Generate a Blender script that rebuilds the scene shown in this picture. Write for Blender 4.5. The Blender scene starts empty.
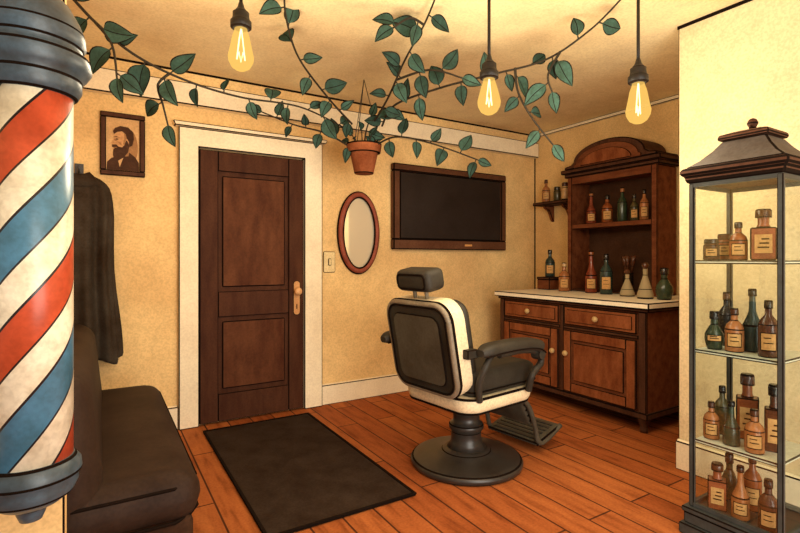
import bpy, bmesh, math, random
from mathutils import Vector, Matrix, Euler
random.seed(7)
scene = bpy.context.scene
C = scene.collection
R = math.radians
PI = math.pi
try:
    scene.view_settings.view_transform = 'Standard'
except Exception:
    pass

# ------------------------------------------------------------------ camera geometry
F, U0, V0, CH = 488.0, 400.0, 258.0, 1.245
def ray(u, v):
    a = (u - U0) / F
    return Vector((.852 * a + .523, -.524 * a + .852, (V0 - v) / F))
def at_t(u, v, t):
    d = ray(u, v) * t
    return Vector((d.x, d.y, CH + d.z))
def at_x(u, v, x):
    return at_t(u, v, x / ray(u, v).x)
def at_y(u, v, y):
    return at_t(u, v, y / ray(u, v).y)
YB, XR, ZC = 3.88, 4.16, 2.62
def bw(u, v):
    p = at_y(u, v, YB)
    return p.x, p.z

# ------------------------------------------------------------------ materials
def lin(c):
    out = []
    for k in c:
        k /= 255.0
        out.append(k / 12.92 if k <= .04045 else ((k + .055) / 1.055) ** 2.4)
    return out
MC = {}
def node(nt, t, **kw):
    n = nt.nodes.new(t)
    for k, v in kw.items():
        setattr(n, k, v)
    return n
def base_mat(name):
    m = bpy.data.materials.new(name)
    m.use_nodes = True
    nt = m.node_tree
    b = nt.nodes['Principled BSDF']
    return m, nt, b
def ramp(nt, stops):
    cr = node(nt, 'ShaderNodeValToRGB')
    e = cr.color_ramp.elements
    e[0].position, e[1].position = stops[0][0], stops[-1][0]
    e[0].color, e[1].color = list(stops[0][1]) + [1], list(stops[-1][1]) + [1]
    for p, c in stops[1:-1]:
        k = e.new(p); k.color = list(c) + [1]
    return cr
def mult(nt, a, b):
    mx = node(nt, 'ShaderNodeMix', data_type='RGBA', blend_type='MULTIPLY')
    mx.inputs[0].default_value = 1
    nt.links.new(a, mx.inputs[6]); nt.links.new(b, mx.inputs[7])
    return mx.outputs[2]
def pigment(nt, vec, scale, grain, rim=1.0):
    """watercolour pigment rims and paper tooth"""
    L = nt.links
    n = node(nt, 'ShaderNodeTexNoise'); n.inputs['Scale'].default_value = scale; n.inputs['Detail'].default_value = 3
    L.new(vec, n.inputs['Vector'])
    def g(k):
        k = 1 - (1 - k) * rim
        return (k, k * (1 - .02 * rim), k * (1 - .045 * rim))
    r = ramp(nt, [(.38, g(1)), (.45, g(.94)), (.465, g(.88)), (.48, g(1)), (.55, g(.96)), (.565, g(.91)), (.58, g(1))])
    L.new(n.outputs['Fac'], r.inputs['Fac'])
    n2 = node(nt, 'ShaderNodeTexNoise'); n2.inputs['Scale'].default_value = 80; n2.inputs['Detail'].default_value = 3
    L.new(vec, n2.inputs['Vector'])
    r2 = ramp(nt, [(.36, (1 - grain, 1 - grain * 1.1, 1 - grain * 1.25)), (.60, (1, 1, 1))])
    L.new(n2.outputs['Fac'], r2.inputs['Fac'])
    return mult(nt, r.outputs['Color'], r2.outputs['Color'])
def M(name, rgb, var=.18, scale=5.0, rough=.65, spec=.25, stretch=(1, 1, 1), grain=.16, rim=.8):
    if name in MC:
        return MC[name]
    m, nt, b = base_mat(name)
    L = nt.links
    c = lin(rgb)
    tc = node(nt, 'ShaderNodeTexCoord')
    mp = node(nt, 'ShaderNodeMapping')
    mp.inputs['Scale'].default_value = stretch
    L.new(tc.outputs['Object'], mp.inputs['Vector'])
    n1 = node(nt, 'ShaderNodeTexNoise')
    n1.inputs['Scale'].default_value = scale
    n1.inputs['Detail'].default_value = 5
    n1.inputs['Roughness'].default_value = .6
    L.new(mp.outputs['Vector'], n1.inputs['Vector'])
    cr = ramp(nt, [(.3, (c[0] * (1 - var * 1.0), c[1] * (1 - var * 1.45), c[2] * (1 - var * 1.75))), (.7, [min(1, x * (1 + var)) for x in c])])
    L.new(n1.outputs['Fac'], cr.inputs['Fac'])
    L.new(mult(nt, cr.outputs['Color'], pigment(nt, tc.outputs['Object'], scale * 1.3, grain, rim)), b.inputs['Base Color'])
    b.inputs['Roughness'].default_value = rough
    b.inputs['Specular IOR Level'].default_value = spec
    MC[name] = m
    return m
INK = M('ink_dark_brown', (26, 18, 13), .1, rough=.9, spec=.05)
WALL = M('wall_plaster_ochre', (238, 204, 145), .20, 1.3, rough=.9, spec=.05, grain=.15, rim=.5)
WALLN = M('wall_plaster_cream', (237, 218, 177), .15, 1.4, rough=.9, spec=.05, grain=.14, rim=.4)
CEIL = M('ceiling_plaster', (243, 220, 174), .17, 1.2, rough=.9, spec=.05, grain=.12, rim=.4)
TRIM = M('cream_painted_trim', (247, 233, 202), .06, 4, rough=.7, spec=.1, grain=.09, rim=.2)
DOORW = M('dark_walnut_door', (72, 42, 25), .34, 3, spec=.12, stretch=(4, 4, .8))
DOORP = M('dark_walnut_panel', (88, 52, 30), .40, 3, spec=.12, stretch=(3, 3, .9))
WOODC = M('chestnut_wood', (112, 65, 39), .36, 4, spec=.15, stretch=(5, 1, 4))
WOODP = M('chestnut_panel', (134, 79, 46), .38, 4, spec=.15, stretch=(5, 3, 1))
WOODD = M('deep_brown_wood', (76, 48, 33), .34, 5, spec=.15, stretch=(4, 4, 1))
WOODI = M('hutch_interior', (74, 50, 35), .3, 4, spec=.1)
STONE = M('cream_worktop', (247, 238, 214), .05, 8, rough=.5, spec=.15, grain=.07, rim=.2)
MATM = M('charcoal_mat', (56, 46, 39), .25, 6, rough=.95, spec=.03)
SOFA = M('brown_black_leather', (50, 36, 27), .36, 5, rough=.65, spec=.18)
SOFA2 = M('dark_umber_leather', (60, 42, 30), .36, 5, rough=.85, spec=.08)
COAT = M('dark_grey_brown_coat_cloth', (62, 55, 47), .36, 6, rough=.95, spec=.03)
LEATH = M('black_green_leather', (52, 49, 42), .28, 6, rough=.55, spec=.28)
LEATH2 = M('grey_green_leather_panel', (78, 75, 64), .28, 6, rough=.5, spec=.3)
CREAM = M('cream_enamel', (242, 226, 188), .07, 8, rough=.45, spec=.3, rim=.3)
IRON = M('dark_iron', (50, 47, 43), .26, 8, rough=.36, spec=.55)
BLACK = M('black_bakelite', (32, 29, 27), .2, 12, rough=.5, spec=.3)
STEEL = M('grey_white_steel', (136, 127, 109), .22, 8, rough=.42, spec=.45)
CASEF = M('case_frame_blue_black', (60, 64, 63), .22, 8, rough=.5, spec=.3)
ROOFM = M('case_roof_slate', (72, 67, 64), .28, 7, rough=.65, spec=.2)
SLATE = M('worn_blue_grey_metal', (64, 82, 96), .36, 9, rough=.38, spec=.45)
LEAF1 = M('leaf_muted_teal', (60, 88, 80), .28, 14, rough=.9, spec=.04)
LEAF2 = M('leaf_deep_green', (50, 74, 68), .28, 14, rough=.9, spec=.04)
STEM = M('vine_stem', (46, 40, 30), .2, 12)
TERRA = M('brown_terracotta', (138, 80, 50), .26, 9, rough=.9, spec=.1)
TERRA2 = M('brown_terracotta_rim', (152, 90, 56), .26, 9, rough=.9, spec=.1)
SOIL = M('potting_soil', (48, 34, 24), .3, 30, rough=1)
BRASS = M('brass', (206, 152, 92), .18, 9, rough=.45, spec=.4)
COPPER = M('copper_knob', (222, 172, 118), .15, 12, rough=.4, spec=.4)
KNOB = M('aged_ivory_knob', (206, 174, 120), .12, 12, rough=.45)
REDW = M('red_brown_frame', (146, 76, 57), .22, 9, rough=.55, spec=.2)
SCREEN = M('tv_screen', (44, 36, 32), .24, 3, rough=.5, spec=.2)
TVF = M('tv_brown_frame', (94, 61, 42), .24, 5, rough=.6, spec=.15)
PAPER = M('aged_paper', (216, 178, 128), .18, 9, rough=.9)
SKIN = M('sketch_skin_tone', (206, 160, 112), .18, 12, rough=.9)
HAIR = M('sketch_brown', (74, 50, 36), .3, 14, rough=.9)
SHADE = M('sketch_sepia_wash', (162, 122, 82), .28, 14, rough=.9)
LABEL = M('bottle_paper', (212, 168, 110), .18, 12, rough=.9)
SWITCH = M('switch_plate', (234, 212, 160), .08, 9, rim=.3)

def floor_mat():
    m, nt, b = base_mat('plank_floor')
    L = nt.links
    tc = node(nt, 'ShaderNodeTexCoord')
    mp = node(nt, 'ShaderNodeMapping')
    mp.inputs['Rotation'].default_value = (0, 0, PI / 2)
    L.new(tc.outputs['Object'], mp.inputs['Vector'])
    br = node(nt, 'ShaderNodeTexBrick')
    br.offset = .37
    br.inputs['Color1'].default_value = lin((188, 112, 60)) + [1]
    br.inputs['Color2'].default_value = lin((164, 90, 46)) + [1]
    br.inputs['Mortar'].default_value = lin((80, 43, 24)) + [1]
    br.inputs['Scale'].default_value = 1
    br.inputs['Mortar Size'].default_value = .0065
    br.inputs['Mortar Smooth'].default_value = .5
    br.inputs['Brick Width'].default_value = 1.1
    br.inputs['Row Height'].default_value = .165
    L.new(mp.outputs['Vector'], br.inputs['Vector'])
    m2 = node(nt, 'ShaderNodeMapping')
    m2.inputs['Scale'].default_value = (10, 1.4, 1)
    L.new(tc.outputs['Object'], m2.inputs['Vector'])
    n = node(nt, 'ShaderNodeTexNoise')
    n.inputs['Scale'].default_value = 2.2
    n.inputs['Detail'].default_value = 5
    L.new(m2.outputs['Vector'], n.inputs['Vector'])
    cr = ramp(nt, [(.3, (.54, .46, .40)), (.46, (.85, .81, .78)), (.64, (1, 1, 1))])
    L.new(n.outputs['Fac'], cr.inputs['Fac'])
    c1 = mult(nt, br.outputs['Color'], cr.outputs['Color'])
    L.new(mult(nt, c1, pigment(nt, tc.outputs['Object'], 3.0, .17, .8)), b.inputs['Base Color'])
    b.inputs['Roughness'].default_value = .75
    b.inputs['Specular IOR Level'].default_value = .12
    return m
FLOORM = floor_mat()

def stripe_mat():
    m, nt, b = base_mat('barber_stripes')
    L = nt.links
    tc = node(nt, 'ShaderNodeTexCoord')
    sp = node(nt, 'ShaderNodeSeparateXYZ')
    L.new(tc.outputs['Object'], sp.inputs[0])
    ng = node(nt, 'ShaderNodeMath', operation='MULTIPLY')
    L.new(sp.outputs['Y'], ng.inputs[0]); ng.inputs[1].default_value = -1
    at = node(nt, 'ShaderNodeMath', operation='ARCTAN2')
    L.new(sp.outputs['X'], at.inputs[0]); L.new(ng.outputs[0], at.inputs[1])
    d1 = node(nt, 'ShaderNodeMath', operation='MULTIPLY')
    L.new(at.outputs[0], d1.inputs[0]); d1.inputs[1].default_value = 1.5 / (2 * PI)
    d2 = node(nt, 'ShaderNodeMath', operation='DIVIDE')
    L.new(sp.outputs['Z'], d2.inputs[0]); d2.inputs[1].default_value = .455
    s = node(nt, 'ShaderNodeMath', operation='SUBTRACT')
    L.new(d2.outputs[0], s.inputs[0]); L.new(d1.outputs[0], s.inputs[1])
    ad = node(nt, 'ShaderNodeMath', operation='ADD')
    L.new(s.outputs[0], ad.inputs[0]); ad.inputs[1].default_value = 20.06
    fr = node(nt, 'ShaderNodeMath', operation='FRACT')
    L.new(ad.outputs[0], fr.inputs[0])
    red, wh, bl, ik = lin((198, 84, 52)), lin((247, 238, 212)), lin((80, 131, 163)), lin((44, 36, 36))
    # red, white, blue, white
    cr = ramp(nt, [(0, red), (.245, ik), (.263, wh), (.482, ik), (.5, bl), (.745, ik), (.763, wh), (.982, ik)])
    cr.color_ramp.interpolation = 'CONSTANT'
    L.new(fr.outputs[0], cr.inputs['Fac'])
    n = node(nt, 'ShaderNodeTexNoise')
    n.inputs['Scale'].default_value = 12; n.inputs['Detail'].default_value = 5
    L.new(tc.outputs['Object'], n.inputs['Vector'])
    r2 = ramp(nt, [(.3, (.66, .61, .54)), (.6, (1, 1, 1))])
    L.new(n.outputs['Fac'], r2.inputs['Fac'])
    c1 = mult(nt, cr.outputs['Color'], r2.outputs['Color'])
    L.new(mult(nt, c1, pigment(nt, tc.outputs['Object'], 9, .12, .7)), b.inputs['Base Color'])
    b.inputs['Roughness'].default_value = .3
    b.inputs['Specular IOR Level'].default_value = .4
    return m
STRIPES = stripe_mat()

def mix_mat(name, rgb, fac, kind, strength=1.0, rough=.05, tint=(255, 255, 255)):
    m = bpy.data.materials.new(name); m.use_nodes = True
    nt = m.node_tree; nt.nodes.clear(); L = nt.links
    o = node(nt, 'ShaderNodeOutputMaterial'); mx = node(nt, 'ShaderNodeMixShader')
    tr = node(nt, 'ShaderNodeBsdfTransparent'); tr.inputs['Color'].default_value = lin(tint) + [1]
    if kind == 'emit':
        s = node(nt, 'ShaderNodeEmission'); s.inputs['Strength'].default_value = strength
    elif kind == 'diffuse':
        s = node(nt, 'ShaderNodeBsdfDiffuse')
    else:
        s = node(nt, 'ShaderNodeBsdfGlossy'); s.inputs['Roughness'].default_value = rough
    s.inputs['Color'].default_value = lin(rgb) + [1]
    mx.inputs[0].default_value = fac
    L.new(tr.outputs[0], mx.inputs[1]); L.new(s.outputs[0], mx.inputs[2]); L.new(mx.outputs[0], o.inputs[0])
    return m
GLASS = mix_mat('case_glass', (232, 238, 230), .07, 'glossy', tint=(249, 252, 250), rough=.02)
CLEARG = mix_mat('clear_flask_glass', (214, 196, 158), .5, 'diffuse', tint=(240, 232, 214))
SHELFG = M('glass_shelf_edge', (212, 217, 202), .06, 9, rough=.3, rim=.2)
BULBG = mix_mat('bulb_glass', (255, 202, 100), .64, 'emit', 1.08)
FILA = mix_mat('filament_glow', (255, 236, 170), 1.0, 'emit', 6.0)
def mirror_mat():
    m, nt, b = base_mat('mirror_glass')
    b.inputs['Base Color'].default_value = lin((250, 240, 212)) + [1]
    b.inputs['Metallic'].default_value = .5
    b.inputs['Roughness'].default_value = .05
    return m
MIRROR = mirror_mat()

# ------------------------------------------------------------------ mesh helpers
def add_box(bm, x0, x1, y0, y1, z0, z1, mi=0):
    vs = [bm.verts.new((x, y, z)) for z in (z0, z1) for y in (y0, y1) for x in (x0, x1)]
    for q in ((0, 2, 3, 1), (4, 5, 7, 6), (0, 1, 5, 4), (2, 6, 7, 3), (0, 4, 6, 2), (1, 3, 7, 5)):
        f = bm.faces.new([vs[i] for i in q]); f.material_index = mi
    return vs
def merge(bm, tmp, mat=None):
    if mat is not None:
        bmesh.ops.transform(tmp, matrix=mat, verts=tmp.verts)
    me = bpy.data.meshes.new('tmp'); tmp.to_mesh(me); tmp.free()
    bm.from_mesh(me); bpy.data.meshes.remove(me)
def rbox(bm, x0, x1, y0, y1, z0, z1, r, seg=4, mat=None):
    t = bmesh.new(); add_box(t, x0, x1, y0, y1, z0, z1)
    bmesh.ops.bevel(t, geom=t.edges[:], offset=r, segments=seg, profile=.5, affect='EDGES', clamp_overlap=True)
    merge(bm, t, mat)
def add_lathe(bm, prof, n=28, mat=None, cap=True):
    """prof: (r, z[, material index of the band above])"""
    t = bmesh.new(); rings = []
    for p in prof:
        r, z = p[0], p[1]
        if r < 1e-6:
            rings.append([t.verts.new((0, 0, z))])
        else:
            rings.append([t.verts.new((r * math.cos(2 * PI * k / n), r * math.sin(2 * PI * k / n), z)) for k in range(n)])
    for i in range(len(rings) - 1):
        a, b = rings[i], rings[i + 1]
        mi = prof[i][2] if len(prof[i]) > 2 else 0
        for k in range(n):
            k2 = (k + 1) % n
            if len(a) == 1 and len(b) == 1: continue
            if len(a) == 1: f = t.faces.new((a[0], b[k2], b[k]))
            elif len(b) == 1: f = t.faces.new((a[k], a[k2], b[0]))
            else: f = t.faces.new((a[k], a[k2], b[k2], b[k]))
            f.material_index = mi; f.smooth = True
    if cap:
        if len(rings[0]) > 1: t.faces.new(rings[0][::-1])
        if len(rings[-1]) > 1: t.faces.new(rings[-1])
    merge(bm, t, mat)
def add_tube(bm, pts, r, n=8, closed=False, mi=0, taper=None):
    pts = [Vector(p) for p in pts]; N = len(pts); rings = []
    ref = Vector((0.13, 0.21, 1)).normalized()
    for i, p in enumerate(pts):
        if closed: d = pts[(i + 1) % N] - pts[i - 1]
        else: d = pts[min(i + 1, N - 1)] - pts[max(i - 1, 0)]
        d.normalize()
        a = d.cross(ref)
        if a.length < 1e-3: a = d.cross(Vector((1, 0, 0)))
        a.normalize(); b = a.cross(d)
        rr = r if taper is None else r * (1 + (taper - 1) * i / max(1, N - 1))
        rings.append([bm.verts.new(p + a * rr * math.cos(2 * PI * k / n) + b * rr * math.sin(2 * PI * k / n)) for k in range(n)])
    for i in range(N if closed else N - 1):
        A, B = rings[i], rings[(i + 1) % N]
        for k in range(n):
            f = bm.faces.new((A[k], A[(k + 1) % n], B[(k + 1) % n], B[k])); f.smooth = True; f.material_index = mi
    if not closed:
        f = bm.faces.new(rings[0][::-1]); f.material_index = mi
        f = bm.faces.new(rings[-1]); f.material_index = mi
def add_prism(bm, poly, axis, a, b, mi=0):
    """poly in the two other axes (x,z for axis y; y,z for axis x; x,y for axis z)"""
    def P(p, c):
        return {'x': (c, p[0], p[1]), 'y': (p[0], c, p[1]), 'z': (p[0], p[1], c)}[axis]
    A = [bm.verts.new(P(p, a)) for p in poly]; B = [bm.verts.new(P(p, b)) for p in poly]
    n = len(poly)
    fs = [bm.faces.new(A), bm.faces.new(B[::-1])]
    for k in range(n):
        fs.append(bm.faces.new((A[k], B[k], B[(k + 1) % n], A[(k + 1) % n])))
    for f in fs: f.material_index = mi
def spline(pts, k=8):
    pts = [Vector(p) for p in pts]; out = []
    for i in range(len(pts) - 1):
        p0 = pts[max(i - 1, 0)]; p1 = pts[i]; p2 = pts[i + 1]; p3 = pts[min(i + 2, len(pts) - 1)]
        for j in range(k):
            s = j / k
            out.append(.5 * ((2 * p1) + (p2 - p0) * s + (2 * p0 - 5 * p1 + 4 * p2 - p3) * s * s + (3 * p1 - p0 - 3 * p2 + p3) * s ** 3))
    out.append(pts[-1]); return out
def rrect(x0, x1, z0, z1, r, n=6):
    out = []
    for cx, cz, a in ((x1 - r, z1 - r, 0), (x0 + r, z1 - r, 90), (x0 + r, z0 + r, 180), (x1 - r, z0 + r, 270)):
        for k in range(n + 1):
            t = R(a + 90 * k / n); out.append((cx + r * math.cos(t), cz + r * math.sin(t)))
    return out
INKF = 1.35
def obj(name, bm, mat, parent=None, ink=0.0, angle=35, smooth=False, kind=None):
    bmesh.ops.recalc_face_normals(bm, faces=bm.faces[:])
    if ink:
        ed = [e for e in bm.edges if len(e.link_faces) == 2 and e.calc_face_angle(0) > R(angle)]
        if ed:
            bmesh.ops.bevel(bm, geom=ed, offset=ink * INKF, segments=1, profile=.5, affect='EDGES', clamp_overlap=True, material=1)
    me = bpy.data.meshes.new(name); bm.to_mesh(me); bm.free()
    for m in (mat if isinstance(mat, (list, tuple)) else (mat, INK)):
        me.materials.append(m)
    if smooth:
        for p in me.polygons: p.use_smooth = True
        me.set_sharp_from_angle(angle=R(38))
    o = bpy.data.objects.new(name, me); C.objects.link(o)
    if parent: o.parent = parent
    if kind: o['kind'] = kind
    return o
def box_obj(name, dims, mat, parent=None, ink=0.004, kind=None):
    bm = bmesh.new(); add_box(bm, *dims); return obj(name, bm, mat, parent, ink, kind=kind)
def thing(name, label, cat, loc=(0, 0, 0), rz=0, group=None):
    o = bpy.data.objects.new(name, None); C.objects.link(o)
    o.empty_display_size = .1
    o.location = loc; o.rotation_euler = (0, 0, rz); o['label'] = label; o['category'] = cat
    if group: o['group'] = group
    return o
ROTX_Y = Matrix.Rotation(R(90), 4, 'X')     # lathe axis z -> -y
ROT_NX = Matrix.Rotation(R(-90), 4, 'Y')    # lathe axis z -> -x

# ------------------------------------------------------------------ the room
def struct(name, dims, mat, ink=0.0):
    return box_obj(name, dims, mat, None, ink, 'structure')
struct('floor', (-2.2, 4.3, -1.8, 4.0, -.1, 0), FLOORM)
struct('ceiling', (-2.2, 4.3, -1.8, 4.0, ZC, ZC + .1), CEIL)
struct('wall_back', (-.46, 4.3, YB, YB + .12, 0, ZC), WALL)
struct('wall_right', (XR, XR + .12, 1.6, YB, 0, ZC), WALL)
struct('wall_left', (-.46, -.36, 1.75, YB, 0, ZC), WALL)
struct('wall_front_left', (-2.2, -.085, 1.65, 1.75, 0, ZC), WALL, .004)
struct('wall_front_right', (2.93, XR + .12, -1.8, 1.61, 0, ZC), WALLN, .006)

def prism_struct(name, poly, axis, a, b, mat, ink=.004):
    bm = bmesh.new(); add_prism(bm, poly, axis, a, b)
    return obj(name, bm, mat, None, ink, kind='structure')
# crown moulding along the back wall
prism_struct('trim_1', [(YB, 2.36), (YB - .06, 2.36), (YB - .06, 2.52), (YB, 2.52)], 'x', -.36, XR - .0, TRIM, .006)
prism_struct('trim_2', [(XR, 2.585), (XR - .03, 2.585), (XR - .03, ZC), (XR, ZC)], 'y', 1.61, YB, TRIM, .004)
prism_struct('trim_3', [(2.93, 2.602), (2.922, 2.602), (2.922, ZC), (2.93, ZC)], 'y', -1.8, 1.61, INK, 0)
prism_struct('trim_6', [(XR, YB), (XR - .010, YB), (XR, YB - .010)], 'z', .175, 2.36, INK, 0)
prism_struct('trim_7', [(YB, ZC), (YB - .013, ZC), (YB, ZC - .013)], 'x', -.36, XR, INK, 0)
def baseboard(name, axis, poly, a, b):
    prism_struct(name, poly, axis, a, b, TRIM, .004)
bp = lambda w, s: [(w, 0), (w + s * .03, 0), (w + s * .03, .165), (w + s * .0, .175)]
baseboard('baseboard_back', 'x', bp(YB, -1), -.36, .48)
baseboard('baseboard_back_right', 'x', bp(YB, -1), 1.59, XR)
baseboard('baseboard_right', 'y', bp(XR, -1), 1.61, YB - .03)
baseboard('baseboard_front_right', 'y', bp(2.93, -1), -1.8, 1.61)
baseboard('baseboard_front_left', 'x', bp(1.65, -1), -2.2, -.085)

# door with its frame
bm = bmesh.new()
add_prism(bm, [(.48, 0), (.62, 0), (.62, 2.06), (1.43, 2.06), (1.43, 0), (1.59, 0), (1.59, 2.2), (.48, 2.2)], 'y', YB, YB - .05)
obj('trim_4', bm, TRIM, None, .006, kind='structure')
bm = bmesh.new()
add_prism(bm, [(.455, 2.2), (1.615, 2.2), (1.63, 2.235), (.44, 2.235)], 'y', YB, YB - .07)
obj('trim_5', bm, TRIM, None, .005, kind='structure')
door = box_obj('door_1', (.625, 1.425, YB - .02, YB, .01, 2.055), DOORW, None, .003, 'structure')
bm = bmesh.new()
for d in ((.625, .755, 0.012, 2.05), (1.30, 1.425, 0.012, 2.05), (.755, 1.30, .012, .22), (.755, 1.30, .80, .99), (.755, 1.30, 1.90, 2.05)):
    add_box(bm, d[0], d[1], YB - .04, YB - .02, d[2], d[3])
obj('door_frame_boards', bm, DOORW, door, .0035)
for z0, z1 in ((.225, .795), (.995, 1.895)):
    bm = bmesh.new()
    add_box(bm, .785, 1.27, YB - .036, YB - .02, z0 + .03, z1 - .03)
    obj('door_panel', bm, DOORP, door, .009)
bm = bmesh.new()
add_prism(bm, rrect(1.336, 1.394, .78, 1.06, .028), 'y', YB - .04, YB - .048)
o = obj('knob_plate', bm, BRASS, door, .005); o['label'] = 'tall brass plate behind the door knob'
bm = bmesh.new()
add_lathe(bm, [(0, 0), (.011, 0), (.011, .022), (.026, .026, 1), (.030, .032), (.031, .042), (.024, .054), (0, .058)], 20,
          Matrix.Translation((1.365, YB - .048, .975)) @ ROTX_Y)
add_box(bm, 1.361, 1.369, YB - .0495, YB - .048, .83, .87, 1)
obj('door_knob', bm, COPPER, door)

# ------------------------------------------------------------------ wall pieces on the back wall
# framed portrait sketch: bearded head turned to the left of the sheet
xa, za = bw(100, 175); xb, zb = bw(145, 113)
px, pw, pz0, pz1 = (xa + xb) / 2, .27, 1.81, 2.24
t = thing('framed_portrait', 'small dark framed portrait sketch of a bearded person hung left of the door', 'picture', (px, YB, pz0))
ph = pz1 - pz0
bm = bmesh.new()
for d in ((-.135, .135, 0, .035), (-.135, .135, ph - .035, ph), (-.135, -.1, .035, ph - .035), (.1, .135, .035, ph - .035)):
    add_box(bm, d[0], d[1], -.028, 0, d[2], d[3])
obj('frame', bm, WOODD, t, .004)
pap = box_obj('paper', (-.1, .1, -.012, -.002, .035, ph - .035), PAPER, t, 0)
def flat(name, polys, y0, y1, mat, parent=None):
    bm = bmesh.new()
    for p in polys: add_prism(bm, p, 'y', y0, y1)
    return obj(name, bm, mat, parent or pap)
el = lambda cx, cz, a, b, n=24, s=0, e=360: [(cx + a * math.cos(R(s + (e - s) * k / n)), cz + b * math.sin(R(s + (e - s) * k / n))) for k in range(n if e - s == 360 else n + 1)]
flat('drawn_backdrop', [el(.03, .2, .06, .13, 32)], -.0122, -.0126, SHADE)
flat('drawn_suit', [[(-.098, .037), (.098, .037), (.096, .10), (.075, .135), (.04, .165), (-.02, .14), (-.07, .118), (-.094, .09)]], -.0125, -.014, HAIR)
flat('drawn_shirt', [[(-.036, .14), (-.02, .06), (.006, .14)]], -.0125, -.0145, PAPER)
flat('drawn_neck', [[(-.02, .13), (.034, .14), (.042, .21), (-.02, .19)]], -.0125, -.0147, SHADE)
flat('drawn_face', [[(-.052, .28), (-.056, .262), (-.055, .252), (-.072, .222), (-.068, .213), (-.057, .212), (-.052, .19), (-.03, .16), (.0, .155), (.026, .185), (.036, .235), (.034, .285), (.01, .312), (-.03, .31)]], -.0125, -.0155, SKIN)
flat('drawn_shading', [[(.006, .312), (.034, .285), (.036, .235), (.02, .2), (.0, .22), (.008, .26)], [(-.055, .252), (-.04, .245), (-.034, .236), (-.05, .236)], [(-.03, .232), (-.012, .228), (-.008, .214), (-.02, .214)]], -.0125, -.016, SHADE)
flat('drawn_ear', [el(.024, .238, .011, .02, 12)], -.0125, -.0167, SKIN)
flat('drawn_hair', [[(-.054, .283), (-.06, .303), (-.048, .325), (-.015, .342), (.03, .338), (.062, .308), (.066, .26), (.056, .215), (.038, .205), (.036, .24), (.022, .262), (.016, .29), (-.006, .307), (-.034, .30)]], -.0125, -.018, HAIR)
flat('drawn_beard', [[(-.066, .209), (-.04, .213), (-.028, .2), (-.006, .196), (.010, .215), (.018, .25), (.03, .235), (.038, .205), (.03, .165), (.006, .13), (-.03, .102), (-.052, .108), (-.06, .14), (-.058, .175), (-.05, .186), (-.066, .196)]], -.0125, -.0175, HAIR)
flat('drawn_mouth', [[(-.06, .192), (-.036, .195), (-.036, .19), (-.056, .188)]], -.0125, -.0182, SHADE)
flat('drawn_eyes', [el(-.036, .25, .009, .0045, 10), [(-.058, .262), (-.04, .269), (-.018, .262), (-.036, .263)]], -.0125, -.018, HAIR)

# light switch
sx, sz = bw(329, 262)
t = thing('light_switch', 'small cream light switch plate on the wall right of the door', 'light switch', (sx, YB, sz))
bm = bmesh.new(); add_prism(bm, rrect(-.055, .055, -.09, .09, .012), 'y', 0, -.01); obj('plate', bm, SWITCH, t, .006)
bm = bmesh.new(); add_box(bm, -.014, .014, -.022, -.01, -.03, .03); obj('toggle', bm, SWITCH, t, .004)

# oval mirror
mx_, mz_ = 1.945, 1.467
t = thing('oval_mirror', 'oval wall mirror in a red-brown frame between switch and television', 'mirror', (mx_, YB, mz_))
bm = bmesh.new()
add_tube(bm, [(.178 * math.cos(2 * PI * k / 64), -.022, .335 * math.sin(2 * PI * k / 64)) for k in range(64)], .022, 10, True)
add_tube(bm, [(.155 * math.cos(2 * PI * k / 64), -.03, .312 * math.sin(2 * PI * k / 64)) for k in range(64)], .008, 6, True, 1)
add_tube(bm, [(.2 * math.cos(2 * PI * k / 64), -.014, .357 * math.sin(2 * PI * k / 64)) for k in range(64)], .010, 6, True, 1)
obj('frame', bm, REDW, t)
bm = bmesh.new(); add_prism(bm, el(0, 0, .165, .322, 64), 'y', -.002, -.014); obj('mirror_glass', bm, MIRROR, t)

# television
tx0, tx1, tz0, tz1 = 2.273, 3.66, 1.325, 2.115
t = thing('television', 'wide flat dark television mounted on the back wall', 'television', ((tx0 + tx1) / 2, YB - .001, tz0))
w, h = (tx1 - tx0) / 2, tz1 - tz0
bm = bmesh.new()
for d in ((-w, w, 0, .095), (-w, w, h - .065, h), (-w, -w + .07, .095, h - .065), (w - .07, w, .095, h - .065)):
    add_box(bm, d[0], d[1], -.07, -.01, d[2], d[3])
obj('bezel', bm, TVF, t, .007)
box_obj('screen', (-w + .07, w - .07, -.06, -.02, .095, h - .065), SCREEN, t, .010)
box_obj('back_housing', (-w + .1, w - .1, -.02, 0, .1, h - .1), IRON, t, 0)
box_obj('power_light', (.13, .22, -.074, -.07, .036, .056), BRASS, t, 0)

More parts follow.
